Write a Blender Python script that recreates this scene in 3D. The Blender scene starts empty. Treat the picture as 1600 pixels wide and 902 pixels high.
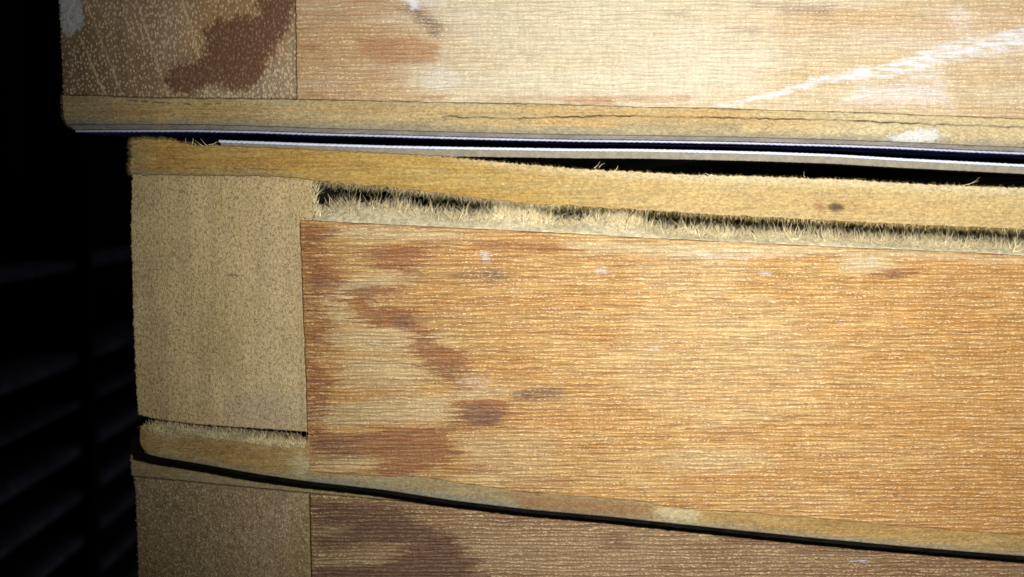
import bpy, math
import numpy as np
from mathutils import Vector

# ------------------------------------------------------------------ camera, world, light, exposure
SC = bpy.context.scene
FPX = 1800.0                       # focal length in photo pixels (photo is 1600 wide)
DIST = 0.150                       # lens to cut face, metres
PITCH = math.radians(5.0)
CAM = np.array([0.0, -DIST, DIST * math.tan(PITCH)])
MM = 0.001

cd = bpy.data.cameras.new('camera')
cd.sensor_width = 36.0
cd.lens = FPX / 1600.0 * 36.0
cd.clip_start = 0.002
cd.clip_end = 20.0
cd.dof.use_dof = True
cd.dof.focus_distance = 0.151
cd.dof.aperture_fstop = 22.0
cam = bpy.data.objects.new('camera', cd)
cam.location = CAM
cam.rotation_euler = (math.radians(90) - PITCH, 0, 0)
SC.collection.objects.link(cam)
SC.camera = cam

w = bpy.data.worlds.new('World'); SC.world = w; w.use_nodes = True
w.node_tree.nodes['Background'].inputs[0].default_value = (0.74, 0.78, 1.0, 1)
w.node_tree.nodes['Background'].inputs[1].default_value = 0.022

ld = bpy.data.lights.new('phone_flash', 'SPOT')
ld.energy = 1.84
ld.color = (1.0, 0.965, 0.93)
ld.shadow_soft_size = 0.0022
ld.spot_size = math.radians(93)
ld.spot_blend = 1.0
flash = bpy.data.objects.new('phone_flash', ld)
flash.location = (0.031, -0.122, 0.0145)
flash.rotation_euler = (math.radians(90), 0, math.radians(-3))
SC.collection.objects.link(flash)

SC.view_settings.view_transform = 'Standard'
SC.view_settings.look = 'None'
SC.view_settings.exposure = 0.0
SC.view_settings.gamma = 1.0

# ------------------------------------------------------------------ numeric noise
RNG = np.random.default_rng(7)
PERM = RNG.permutation(256)
PERM = np.concatenate([PERM, PERM, PERM])
GA = RNG.uniform(0, 2 * np.pi, 256)

def perlin(x, y, seed=0):
    x = np.asarray(x, float) + seed * 17.31; y = np.asarray(y, float) + seed * 9.77
    xi = np.floor(x).astype(int); yi = np.floor(y).astype(int)
    xf = x - xi; yf = y - yi
    xi &= 255; yi &= 255
    u = xf * xf * xf * (xf * (xf * 6 - 15) + 10); v = yf * yf * yf * (yf * (yf * 6 - 15) + 10)
    def g(ix, iy, dx, dy):
        a = GA[PERM[PERM[ix & 255] + (iy & 255)]]
        return np.cos(a) * dx + np.sin(a) * dy
    n00 = g(xi, yi, xf, yf); n10 = g(xi + 1, yi, xf - 1, yf)
    n01 = g(xi, yi + 1, xf, yf - 1); n11 = g(xi + 1, yi + 1, xf - 1, yf - 1)
    return ((n00 * (1 - u) + n10 * u) * (1 - v) + (n01 * (1 - u) + n11 * u) * v) * 1.5

def fbm(x, y, seed=0, octv=4, gain=0.5):
    s = 0; a = 1.0; t = 0; f = 1.0
    for k in range(octv):
        s = s + a * perlin(np.asarray(x) * f, np.asarray(y) * f, seed + k * 3.1); t += a
        a *= gain; f *= 2.03
    return s / t

def sstep(a, b, x):
    t = np.clip((x - a) / (b - a + 1e-12), 0, 1)
    return t * t * (3 - 2 * t)

def curve(*pts):
    P = np.array(pts, float)
    def f(x):
        return np.interp(x, P[:, 0], P[:, 1])
    return f

def smooth_curve(*pts):
    """piecewise curve through the points, corners softened"""
    P = np.array(pts, float)
    def f(x):
        x = np.asarray(x, float); s = 0
        for d in (-14, -7, 0, 7, 14):
            s = s + np.interp(x + d, P[:, 0], P[:, 1])
        return s / 5
    return f

# ------------------------------------------------------------------ from the measured face layout to metres
ct, st = math.cos(PITCH), math.sin(PITCH)
def P3(u, v, Y):
    """point of the plane y = Y (metres) seen at measured position u, v"""
    a = (np.asarray(u, float) - 800.0) / FPX; b = (451.0 - np.asarray(v, float)) / FPX
    dy = ct + b * st; dz = -st + b * ct
    t = (Y - CAM[1]) / dy
    return np.stack([CAM[0] + a * t, np.broadcast_to(Y, t.shape) + 0 * t, CAM[2] + dz * t], -1)

def poly_sd(u, v, poly):
    """signed distance to a closed outline, positive inside"""
    P = np.array(poly, float); n = len(P)
    best = np.full(u.shape, 1e9); inside = np.zeros(u.shape, bool)
    for i in range(n):
        x0, y0 = P[i]; x1, y1 = P[(i + 1) % n]
        ex, ey = x1 - x0, y1 - y0
        t = np.clip(((u - x0) * ex + (v - y0) * ey) / (ex * ex + ey * ey + 1e-9), 0, 1)
        d = np.hypot(u - x0 - ex * t, v - y0 - ey * t)
        best = np.minimum(best, d)
        c = ((y0 > v) != (y1 > v)) & (u < (x1 - x0) * (v - y0) / (y1 - y0 + 1e-12) + x0)
        inside ^= c
    return np.where(inside, best, -best)

def line_d(u, v, pts):
    P = np.array(pts, float)
    best = np.full(u.shape, 1e9)
    for i in range(len(P) - 1):
        x0, y0 = P[i]; x1, y1 = P[i + 1]
        ex, ey = x1 - x0, y1 - y0
        t = np.clip(((u - x0) * ex + (v - y0) * ey) / (ex * ex + ey * ey + 1e-9), 0, 1)
        best = np.minimum(best, np.hypot(u - x0 - ex * t, v - y0 - ey * t))
    return best

# ------------------------------------------------------------------ node helpers
class NT:
    def __init__(s, name):
        m = bpy.data.materials.new(name); m.use_nodes = True
        s.m = m; s.t = m.node_tree; s.n = s.t.nodes
        s.b = s.n['Principled BSDF']
        tc = s.n.new('ShaderNodeTexCoord')
        mp = s.n.new('ShaderNodeVectorMath'); mp.operation = 'SCALE'; mp.inputs['Scale'].default_value = 1000.0
        s.t.links.new(tc.outputs['Object'], mp.inputs[0])
        s.mm = mp.outputs[0]                      # object coordinates in millimetres
    def put(s, sock, val):
        if isinstance(val, bpy.types.NodeSocket): s.t.links.new(val, sock)
        elif isinstance(val, (tuple, list)) and len(val) == 3 and sock.type == 'RGBA': sock.default_value = (*val, 1)
        else: sock.default_value = val
    def scale(s, vx, vy, vz, off=0.0):
        m = s.n.new('ShaderNodeMapping'); s.put(m.inputs['Vector'], s.mm)
        m.inputs['Scale'].default_value = (vx, vy, vz); m.inputs['Location'].default_value = (off, off * .7, off * 1.3)
        return m.outputs[0]
    def noise(s, vec, detail=3, rough=.55, dist=0.0, sc=1.0):
        n = s.n.new('ShaderNodeTexNoise'); s.put(n.inputs['Vector'], vec)
        n.inputs['Scale'].default_value = sc; n.inputs['Detail'].default_value = detail
        n.inputs['Roughness'].default_value = rough; n.inputs['Distortion'].default_value = dist
        return n.outputs['Fac']
    def voro(s, vec, feature='F1', rnd=1.0):
        n = s.n.new('ShaderNodeTexVoronoi'); n.feature = feature; s.put(n.inputs['Vector'], vec)
        n.inputs['Scale'].default_value = 1.0; n.inputs['Randomness'].default_value = rnd
        return n.outputs['Distance']
    def ramp(s, x, a, b, lo=0.0, hi=1.0):
        n = s.n.new('ShaderNodeMapRange'); n.interpolation_type = 'SMOOTHSTEP'
        s.put(n.inputs['Value'], x)
        n.inputs['From Min'].default_value = a; n.inputs['From Max'].default_value = b
        n.inputs['To Min'].default_value = lo; n.inputs['To Max'].default_value = hi
        return n.outputs[0]
    def math(s, op, a, b=0.0, c=None):
        n = s.n.new('ShaderNodeMath'); n.operation = op
        s.put(n.inputs[0], a); s.put(n.inputs[1], b)
        if c is not None: s.put(n.inputs[2], c)
        return n.outputs[0]
    def mix(s, fac, a, b, mode='MIX'):
        n = s.n.new('ShaderNodeMix'); n.data_type = 'RGBA'; n.blend_type = mode
        s.put(n.inputs[0], fac); s.put(n.inputs[6], a); s.put(n.inputs[7], b)
        return n.outputs[2]
    def attr(s, name):
        n = s.n.new('ShaderNodeAttribute'); n.attribute_name = name
        return n.outputs['Fac']
    def bump(s, h, dist, strength=1.0, normal=None):
        n = s.n.new('ShaderNodeBump'); n.inputs['Strength'].default_value = strength
        n.inputs['Distance'].default_value = dist; s.put(n.inputs['Height'], h)
        if normal is not None: s.put(n.inputs['Normal'], normal)
        return n.outputs[0]
    def done(s, col, rough, spec=0.5, normal=None, coat=0.0):
        s.put(s.b.inputs['Base Color'], col); s.put(s.b.inputs['Roughness'], rough)
        s.put(s.b.inputs['Specular IOR Level'], spec)
        if normal is not None: s.put(s.b.inputs['Normal'], normal)
        return s.m

RED = (0.170, 0.054, 0.011)
DARK = (0.060, 0.030, 0.028)

def rail_material(name, c_deep, c_mid, c_pale, red=RED, contrast=1.0, off=0.0, pore=0.55, pale=(0.40, 0.355, 0.25)):
    """lengthwise sawn wood: streaks, dark pores, glints put into the colour, faint cross saw marks"""
    k = NT(name)
    broad = k.noise(k.scale(.055, .3, .30, off), 3)
    streak = k.noise(k.scale(.13, .5, 2.6, off + 3), 6, .68, .35)
    fine = k.noise(k.scale(.34, 1, 7.0, off + 9), 5, .74, .25)
    poren = k.noise(k.scale(.40, 1, 6.6, off + 21), 4, .66, .4)
    weave = k.noise(k.scale(3.1, 1, .55, off + 33), 2, .5)
    glint = k.noise(k.scale(3.6, 3, 8.5, off + 41), 2, .6)
    wv = k.n.new('ShaderNodeTexWave'); wv.bands_direction = 'Z'; k.put(wv.inputs['Vector'], k.scale(.17, .3, 1.0, off + 71))
    wv.inputs['Scale'].default_value = .58; wv.inputs['Distortion'].default_value = 7.0
    wv.inputs['Detail'].default_value = 4; wv.inputs['Detail Scale'].default_value = 1.6; wv.inputs['Detail Roughness'].default_value = .6
    wave = wv.outputs['Fac']
    amber = k.attr('amber')
    col = k.mix(k.ramp(broad, .35, .65), c_mid, c_pale)
    col = k.mix(k.math('MULTIPLY', k.ramp(streak, .60, .36), .75 * contrast), col, c_deep)
    col = k.mix(k.math('MULTIPLY', amber, .8), col, (0.275, 0.122, 0.017))
    col = k.mix(k.attr('pale'), col, pale)
    fr = k.ramp(fine, .30, .70, 1 - .36 * contrast, 1 + .24 * contrast)
    reds = k.math('MULTIPLY', k.ramp(k.math('ADD', k.attr('red'), k.math('MULTIPLY', k.math('SUBTRACT', fine, .5), .55)), .10, .85, 0, .92), k.ramp(streak, .28, .72, 1.0, .75))
    col = k.mix(reds, col, red)
    darks = k.math('MULTIPLY', k.attr('dark'), k.ramp(fine, .3, .7, 1.0, .7))
    col = k.mix(darks, col, DARK)
    pores = k.math('MULTIPLY', k.math('MULTIPLY', k.ramp(poren, .54, .72), pore), k.ramp(broad, .35, .6, .45, 1.1))
    col = k.mix(pores, col, k.mix(.62, col, (0.12, 0.050, 0.014)))
    col = k.mix(1.0, col, fr, 'MULTIPLY')
    col = k.mix(1.0, col, k.ramp(weave, .3, .7, .91, 1.07), 'MULTIPLY')
    col = k.mix(1.0, col, k.ramp(wave, .05, .6, 1 - .12 * contrast, 1 + .05 * contrast), 'MULTIPLY')
    glint = k.math('MULTIPLY', glint, k.ramp(wave, .2, .8, .84, 1.12))
    col = k.mix(k.math('MULTIPLY', k.ramp(glint, .56, .72, 0, .62), k.math('SUBTRACT', 1.0, k.math('MULTIPLY', k.attr('red'), .75))), col, (0.74, 0.62, 0.38))  # light flecks painted in as specular glints, weaker on red stains
    ch = k.attr('chalk')
    chn = k.noise(k.scale(1.3, 3, 3.6, off + 55), 5, .75)
    chf = k.ramp(k.math('ADD', ch, k.math('MULTIPLY', k.math('SUBTRACT', chn, .5), 1.15)), .12, .95, 0, .75)
    chf = k.math('MULTIPLY', chf, k.ramp(ch, 0, .12))
    col = k.mix(chf, col, (0.50, 0.535, 0.60))
    h = k.math('ADD', k.math('MULTIPLY', fine, .8), k.math('MULTIPLY', streak, .6))
    h = k.math('SUBTRACT', h, k.math('MULTIPLY', k.ramp(poren, .52, .72), .9 * pore))
    h = k.math('ADD', h, k.math('MULTIPLY', weave, .3))
    h = k.math('ADD', h, k.math('MULTIPLY', wave, .30))
    h = k.math('ADD', h, k.math('MULTIPLY', glint, .8))
    nrm = k.bump(h, .00016, 1.0)
    rgh = k.ramp(k.noise(k.scale(.4, 1, 4, off + 77), 3), .3, .7, .26, .42)
    k.b.inputs['Anisotropic'].default_value = .55
    tg = k.n.new('ShaderNodeCombineXYZ'); tg.inputs[2].default_value = 1.0
    k.put(k.b.inputs['Tangent'], tg.outputs[0])            # fibres run lengthwise, so the sheen spreads across them
    return k.done(col, rgh, .6, nrm)

def endgrain_material(name, base, dots, bright_dots, red=(0.078, 0.033, 0.015), off=0.0, dotsc=3.4):
    """crosscut block: vessels read as light or dark dots, faint slanting growth rings"""
    k = NT(name)
    big = k.noise(k.scale(.12, .3, .10, off), 3)
    warp = k.noise(k.scale(.5, .5, .5, off + 5), 2)
    vec = k.scale(dotsc, dotsc, dotsc * .78, off + 11)
    n1 = k.noise(vec, 4 if not bright_dots else 1.5, .7, .6)
    n2 = k.noise(k.scale(dotsc * 2.2, 8, dotsc * 1.5, off + 15), 2, .6)
    v1 = k.voro(k.scale(dotsc * 1.15, dotsc, dotsc * .8, off + 31))
    ringm = k.n.new('ShaderNodeMapping'); k.put(ringm.inputs['Vector'], k.mm)
    ringm.inputs['Rotation'].default_value = (0, math.radians(-27), 0)
    ringm.inputs['Scale'].default_value = (.42, .4, .025)
    rings = k.noise(ringm.outputs[0], 2, .5, .3)
    col = k.mix(k.ramp(big, .35, .65), base, tuple(c * q for c, q in zip(base, (.86, .88, .78))))
    col = k.mix(k.ramp(rings, .42, .60, .0, .62 if bright_dots else .45), col, tuple(c * .66 for c in base))
    col = k.mix(k.math('MULTIPLY', k.attr('pale'), .35 if bright_dots else .8), col, (0.33, 0.29, 0.20))
    col = k.mix(k.math('MULTIPLY', k.attr('amber'), .7), col, (0.23, 0.13, 0.045))
    rsoft = k.ramp(k.math('ADD', k.attr('red'), k.math('MULTIPLY', k.math('SUBTRACT', k.math('MULTIPLY', v1, .7), k.math('MULTIPLY', n2, .7)), 1.0)), .12, .95) if bright_dots else k.attr('red')
    col = k.mix(k.math('MULTIPLY', rsoft, .93), col, red)
    col = k.mix(k.attr('dark'), col, (0.05, 0.025, 0.025))
    if bright_dots:
        f = k.ramp(k.math('ADD', v1, k.math('MULTIPLY', k.attr('pale'), -.16)), .47, .22)
        f = k.math('MULTIPLY', f, k.ramp(n2, .3, .55, .5, 1))
        f = k.math('MULTIPLY', f, k.math('SUBTRACT', 1.0, k.math('MULTIPLY', k.attr('red'), .82)))
        col = k.mix(k.math('MULTIPLY', f, .9), col, dots)
        col = k.mix(k.math('MULTIPLY', k.attr('ray'), .85), col, dots)
    else:
        f = k.math('MULTIPLY', k.ramp(n1, .44, .66), .85)
        col = k.mix(f, col, dots)
        col = k.mix(k.ramp(v1, .22, .10, 0, .45), col, dots)
        col = k.mix(k.ramp(n2, .50, .70, 0, .55), col, (0.52, 0.44, 0.28))
    chq = k.noise(k.scale(.9, .9, .9, off + 61), 5, .7)
    chf = k.ramp(k.math('ADD', k.attr('chalk'), k.math('MULTIPLY', k.math('SUBTRACT', chq, .5), 1.6)), .35, 1.1, 0, .8)
    col = k.mix(k.math('MULTIPLY', chf, k.ramp(k.attr('chalk'), 0, .12)), col, (0.34, 0.37, 0.39))
    h = k.math('ADD', n1, k.math('MULTIPLY', n2, .8))
    h = k.math('SUBTRACT', h, k.math('MULTIPLY', k.ramp(v1, .3, .1), .35))
    nrm = k.bump(h, .00016, .9)
    return k.done(col, k.ramp(n2, .3, .7, .55, .85), .22, nrm)

def fibreboard_material(name, base, amber, off=0.0, grey=(0.20, 0.185, 0.13)):
    """fibreboard edge: felted fibres, faint layers, greyish grime at the faces"""
    k = NT(name)
    layer = k.noise(k.scale(.045, .1, 1.1, off), 3, .5)
    felt = k.noise(k.scale(1.9, 2, 3.4, off + 7), 6, .78, .6)
    felt2 = k.noise(k.scale(7, 7, 9, off + 17), 3, .7, .4)
    patch = k.noise(k.scale(.10, .1, .35, off + 27), 3)
    col = k.mix(k.ramp(patch, .38, .66), base, tuple(c * q for c, q in zip(base, (.93, .86, .72))))
    col = k.mix(k.math('MULTIPLY', k.ramp(layer, .40, .62), .5), col, amber)
    lam = k.noise(k.scale(.16, .3, 3.4, off + 37), 4, .65, .3)
    col = k.mix(k.attr('amber'), col, amber)
    col = k.mix(1.0, col, k.ramp(lam, .3, .7, .74, 1.16), 'MULTIPLY')
    col = k.mix(k.attr('pale'), col, (0.55, 0.50, 0.33))
    col = k.mix(k.attr('grey'), col, grey)
    col = k.mix(k.attr('red'), col, (0.22, 0.11, 0.04))
    col = k.mix(1.0, col, k.ramp(felt, .3, .7, .60, 1.34), 'MULTIPLY')
    col = k.mix(k.ramp(felt2, .58, .72, 0, .6), col, (0.72, 0.62, 0.34))
    col = k.mix(k.ramp(felt2, .37, .28, 0, .40), col, (0.14, 0.085, 0.025))
    col = k.mix(k.attr('dark'), col, (0.045, 0.032, 0.022))
    chf = k.ramp(k.math('ADD', k.attr('chalk'), k.math('MULTIPLY', k.math('SUBTRACT', felt, .5), 2.2)), .25, 1.15, 0, .8)
    col = k.mix(k.math('MULTIPLY', chf, k.ramp(k.attr('chalk'), 0, .12)), col, (0.52, 0.55, 0.54))
    h = k.math('ADD', k.math('MULTIPLY', felt, 1.0), k.math('MULTIPLY', felt2, .55))
    nrm = k.bump(h, .00030, 1.0)
    return k.done(col, .78, .25, nrm)

def simple_material(name, base, rough, spec=.5, var=.15, sc=(4, 4, 4), bump=.00005):
    k = NT(name)
    n = k.noise(k.scale(*sc), 4, .6)
    n2 = k.noise(k.scale(*(q * .17 for q in sc)), 3, .6)
    col = k.mix(1.0, base, k.ramp(n, .3, .7, 1 - var, 1 + var), 'MULTIPLY')
    col = k.mix(1.0, col, k.ramp(n2, .3, .7, 1 - var, 1 + var), 'MULTIPLY')
    return k.done(col, rough, spec, k.bump(n, bump, .8))

M_RAIL1 = rail_material('bleached_rail_wood', (0.28, 0.175, 0.078), (0.35, 0.27, 0.155), (0.385, 0.335, 0.24), red=(0.25, 0.12, 0.045), contrast=.5, off=5, pore=.07)
M_RAIL2 = rail_material('amber_rail_wood', (0.19, 0.078, 0.014), (0.36, 0.190, 0.044), (0.40, 0.255, 0.082), contrast=.95, off=60, pore=.24, pale=(0.39, 0.315, 0.165))
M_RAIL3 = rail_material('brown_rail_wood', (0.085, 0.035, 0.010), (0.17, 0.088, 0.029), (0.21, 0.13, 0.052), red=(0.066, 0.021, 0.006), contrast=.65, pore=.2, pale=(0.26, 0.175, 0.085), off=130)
M_END1 = endgrain_material('spotted_end_grain', (0.165, 0.108, 0.060), (0.40, 0.31, 0.185), True, off=3, dotsc=2.45)
M_END2 = endgrain_material('tan_end_grain', (0.43, 0.33, 0.165), (0.145, 0.092, 0.036), False, off=50, dotsc=2.9)
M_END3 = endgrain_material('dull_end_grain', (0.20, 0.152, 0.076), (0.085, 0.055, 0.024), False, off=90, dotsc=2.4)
M_FB1 = fibreboard_material('fibreboard_edge', (0.36, 0.28, 0.13), (0.37, 0.22, 0.062), off=2)
M_FB2 = fibreboard_material('amber_fibreboard_edge', (0.38, 0.278, 0.095), (0.37, 0.21, 0.04), off=40)
M_FB3 = fibreboard_material('grey_fibreboard_edge', (0.36, 0.275, 0.115), (0.31, 0.18, 0.055), off=80)
M_FIBRE = simple_material('pale_torn_fibre', (0.62, 0.53, 0.31), .65, .3, .25, (2, 2, 2))
M_FIBRE_L = simple_material('tan_torn_fibre', (0.56, 0.48, 0.27), .7, .3, .25, (2, 2, 2))
M_FIBRE_Y = simple_material('amber_torn_fibre', (0.58, 0.43, 0.16), .7, .3, .25, (2, 2, 2))
M_TORN = simple_material('felted_torn_layer', (0.40, 0.355, 0.225), .8, .25, .22, (7, 7, 7), .0003)
M_PAPER = simple_material('brown_paper_core', (0.15, 0.135, 0.098), .75, .3, .14, (6, 6, 6), .0001)
M_PAPER_D = simple_material('dark_paper_core', (0.105, 0.095, 0.078), .6, .4, .25, (2, 6, 12), .0001)
M_FILM = simple_material('white_film_edge', (0.40, 0.43, 0.52), .45, .5, .05, (5, 5, 5))
M_FILM1 = simple_material('grey_white_film_edge', (0.27, 0.29, 0.36), .45, .5, .06, (5, 5, 5))
M_GAP_SHADE = simple_material('painted_gap_shade', (0.010, 0.008, 0.006), .7, .2, .3, (1, 1, 1))  # near-black colour stands for the shade deep inside the gaps
M_NAVY = simple_material('navy_laminate_face', (0.018, 0.024, 0.14), .5, .3, .25, (1, 1, 1))
M_BLACK = simple_material('laminate_edge_gap_shade', (0.0035, 0.0032, 0.0032), .9, .05, .5, (2, 3, 9))  # dark laminate edge, blackened further to read as shadow in the gap
M_PANEL = simple_material('dark_slat_plastic', (0.34, 0.34, 0.40), .6, .2, .3, (.5, .5, .5))
M_POST = simple_material('black_post_plastic', (0.004, 0.004, 0.005), .6, .1, .3, (.5, .5, .5))

# ------------------------------------------------------------------ objects
COL = SC.collection
def thing(name, loc, label, cat, group=None):
    o = bpy.data.objects.new(name, None); COL.objects.link(o)
    o.location = loc; o.empty_display_size = .01
    o['label'] = label; o['category'] = cat; o['kind'] = 'thing'
    if group: o['group'] = group
    return o

def mesh_obj(name, V, F, mat, parent=None, attrs=None, smooth=True, label=None, mats=None, fmat=None):
    """V (n,3) metres in world, F list of (m,4)/(m,3) int arrays"""
    V = np.asarray(V, float)
    q = parent
    while q is not None:
        V = V - np.array(q.location); q = q.parent
    me = bpy.data.meshes.new(name)
    if not isinstance(F, (list, tuple)): F = [F]
    F = [np.asarray(f, int) for f in F if len(f)]
    nl = sum(f.size for f in F); npoly = sum(len(f) for f in F)
    me.vertices.add(len(V)); me.vertices.foreach_set('co', V.astype(np.float32).ravel())
    me.loops.add(nl); me.loops.foreach_set('vertex_index', np.concatenate([f.ravel() for f in F]).astype(np.int32))
    me.polygons.add(npoly)
    tot = np.concatenate([np.full(len(f), f.shape[1]) for f in F]).astype(np.int32)
    start = np.concatenate([[0], np.cumsum(tot)[:-1]]).astype(np.int32)
    me.polygons.foreach_set('loop_start', start); me.polygons.foreach_set('loop_total', tot)
    me.polygons.foreach_set('use_smooth', np.full(npoly, smooth))
    for m in (mats or [mat]): me.materials.append(m)
    if fmat is not None: me.polygons.foreach_set('material_index', np.asarray(fmat, np.int32))
    me.update(calc_edges=True)
    if attrs:
        for k, a in attrs.items():
            at = me.attributes.new(k, 'FLOAT', 'POINT')
            full = np.zeros(len(V), np.float32); full[:len(a)] = a
            at.data.foreach_set('value', full)
    me.validate()
    o = bpy.data.objects.new(name, me); COL.objects.link(o)
    if parent is not None: o.parent = parent
    if label: o['label'] = label
    return o

def axis(a, b, step, lo=None, hi=None, grow=1.25):
    """positions a..b: even step inside lo..hi (what the photo shows), widening outside"""
    lo = a if lo is None else max(a, lo); hi = b if hi is None else min(b, hi)
    core = np.linspace(lo, hi, max(2, int(round((hi - lo) / step)) + 1))
    out = list(core); s = step
    x = hi
    while x < b - 1e-6:
        s *= grow; x = min(b, x + s); out.append(x)
    s = step; x = lo; pre = []
    while x > a + 1e-6:
        s *= grow; x = max(a, x - s); pre.append(x)
    return np.array(pre[::-1] + out)

FAR_R = 5400.0     # where the boards end on the right, beyond the frame

def board(name, parent, mat, left, right, top, bot, Y, depth, disp=None, attrs=None, rnd=2.5, step=1.6, deep=None,
          label=None, round_sides='LRTB', rough=0.0, seed=0, extra=None, vlo=-12, vhi=912):
    """a board whose front face is a fine grid between four measured outlines, extruded back by depth metres"""
    l0 = float(left(451.0)) if callable(left) else float(left)
    r0 = float(right(451.0)) if callable(right) else float(right)
    lf = left if callable(left) else (lambda v: np.full(np.shape(v), l0))
    rf = right if callable(right) else (lambda v: np.full(np.shape(v), r0))
    U0 = axis(l0, r0, step, l0, 1612)
    tv = float(np.min(top(U0))) ; bv = float(np.max(bot(U0)))
    mid = np.array([U0[0], 800., 1600.]); mid = np.clip(mid, U0[0], U0[-1])
    t0 = float(np.min(top(mid))); b0 = float(np.max(bot(mid)))
    T = axis(t0, b0, step, min(max(t0, vlo), b0 - 4), max(min(b0, vhi), t0 + 4)); T = (T - t0) / (b0 - t0)
    nu, nv = len(U0), len(T)
    U, S = np.meshgrid(U0, T)
    Vv = top(U) + (bot(U) - top(U)) * S
    wgt = (r0 - U) / (r0 - l0)
    Uu = U + (lf(Vv) - l0) * np.exp(-(U - l0) / 70.0) * sstep(0, .12, wgt) + (rf(Vv) - r0) * (1 - wgt)
    Vv = top(Uu) + (bot(Uu) - top(Uu)) * S
    if rough:
        e = fbm(Vv * .22, Vv * 0 + .5, seed + 50, 4, .7) * rough
        Uu = Uu + e * np.exp(-(U - l0) / 8.0) * ('L' in round_sides)
    L = lf(Vv); R = rf(Vv)
    big = np.full(Uu.shape, 1e6)
    d = big
    if 'L' in round_sides: d = np.minimum(d, Uu - L)
    if 'R' in round_sides: d = np.minimum(d, np.where(U > r0 - 60, R - Uu, 1e6))
    if 'T' in round_sides: d = np.minimum(d, (bot(Uu) - top(Uu)) * S)
    if 'B' in round_sides: d = np.minimum(d, (bot(Uu) - top(Uu)) * (1 - S))
    d = np.clip(d / rnd, 0, 1)
    off = rnd * (1 - np.sqrt(np.clip(1 - (1 - d) ** 2, 0, 1))) * (DIST / FPX)
    pos = P3(Uu, Vv, Y)
    pos[..., 1] += off
    if disp is not None: pos[..., 1] += disp(Uu, Vv) * MM
    V = pos.reshape(-1, 3)
    idx = np.arange(nu * nv).reshape(nv, nu)
    a, b_, c, e = idx[:-1, :-1], idx[:-1, 1:], idx[1:, 1:], idx[1:, :-1]
    quads = np.stack([a, e, c, b_], -1).reshape(-1, 4)
    loop = np.concatenate([idx[0, :], idx[1:, -1], idx[-1, -2::-1], idx[-2:0:-1, 0]])
    n = len(loop); base = len(V)
    rings = []; Y0 = V[loop, 1]
    for q in (.0008, depth):
        B = V[loop].copy(); B[:, 1] = Y + q if q == depth else np.maximum(Y0 + q, Y + q); rings.append(B)
    V = np.concatenate([V] + rings)
    F = [quads]
    prev = loop
    for r in range(2):
        cur = base + r * n + np.arange(n)
        F.append(np.stack([prev, np.roll(prev, -1), np.roll(cur, -1), cur], -1))
        prev = cur
    A = {}
    if attrs is not None:
        A0 = attrs(Uu, Vv)
        for k, v in A0.items():
            v = np.clip(v, 0, 1).ravel()
            A[k] = np.concatenate([v, v[loop], v[loop]])
    back = prev[::-1]
    cen = len(V); V = np.concatenate([V, V[back].mean(0, keepdims=True)])
    F.append(np.stack([back, np.roll(back, -1), np.full(n, cen)], -1))
    # split by size for mesh_obj
    if extra is not None:
        for (eV, eF) in extra:
            F.append(eF + len(V)); V = np.concatenate([V, eV])
    if deep is not None:
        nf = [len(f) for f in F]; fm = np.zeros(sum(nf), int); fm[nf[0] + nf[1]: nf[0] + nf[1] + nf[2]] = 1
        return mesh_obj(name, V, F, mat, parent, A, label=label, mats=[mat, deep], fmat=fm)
    return mesh_obj(name, V, F, mat, parent, A, label=label)

def fibres(u, v, y, du, dv, dy, curl, rad, seg=4, seed=1):
    """many curved tapering fibres; all inputs arrays, u v du dv curl rad in measured units, y dy in mm"""
    rng = np.random.default_rng(seed)
    n = len(u)
    k1 = rng.normal(0, 1, n) * curl; k2 = rng.normal(0, 1, n) * curl
    ph = rng.uniform(0, 6.28, n)
    ts = np.linspace(0, 1, seg + 1)
    L = np.hypot(du, dv) + 1e-6
    nx, ny = -dv / L, du / L
    V = []
    for t in ts:
        bend = k1 * t * t + k2 * np.sin(t * 5.0 + ph) * .35 * t
        cu = u + du * t + nx * bend; cv = v + dv * t + ny * bend
        p = P3(cu, cv, 0.0)
        p[:, 1] += (y + dy * t + .25 * np.sin(t * 3.1 + ph) * t * np.minimum(curl / 6.0, 1)) * MM
        r = rad * (1 - .8 * t) * (DIST / FPX)
        for q in range(3):
            a = q * 2.0944
            off = np.stack([nx * np.cos(a) * r, np.sin(a) * r, -ny * np.cos(a) * r], -1)
            V.append(p + off)
    V = np.stack(V, 1)          # n, (seg+1)*3, 3
    m = (seg + 1) * 3
    F = []
    for s in range(seg):
        for q in range(3):
            F.append([s * 3 + q, s * 3 + (q + 1) % 3, (s + 1) * 3 + (q + 1) % 3, (s + 1) * 3 + q])
    F = np.array(F)
    FF = (F[None] + (np.arange(n) * m)[:, None, None]).reshape(-1, 4)
    return V.reshape(-1, 3), FF

# ------------------------------------------------------------------ measured outlines
def wob(f, amp, sc=.05, seed=0, amp2=0.0, sc2=.35):
    """outline with its small real unevenness"""
    return lambda u: f(u) + amp * fbm(np.asarray(u) * sc, np.asarray(u) * 0 + .37, seed, 3) + amp2 * fbm(np.asarray(u) * sc2, np.asarray(u) * 0 + .71, seed + 9, 3, .7)

EXT = 5400
def ext(pts, slope=None):
    (x0, y0), (x1, y1) = pts[-2], pts[-1]
    s = (y1 - y0) / (x1 - x0) if slope is None else slope
    return list(pts) + [(EXT + 40, y1 + s * (EXT + 40 - x1))]

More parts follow.
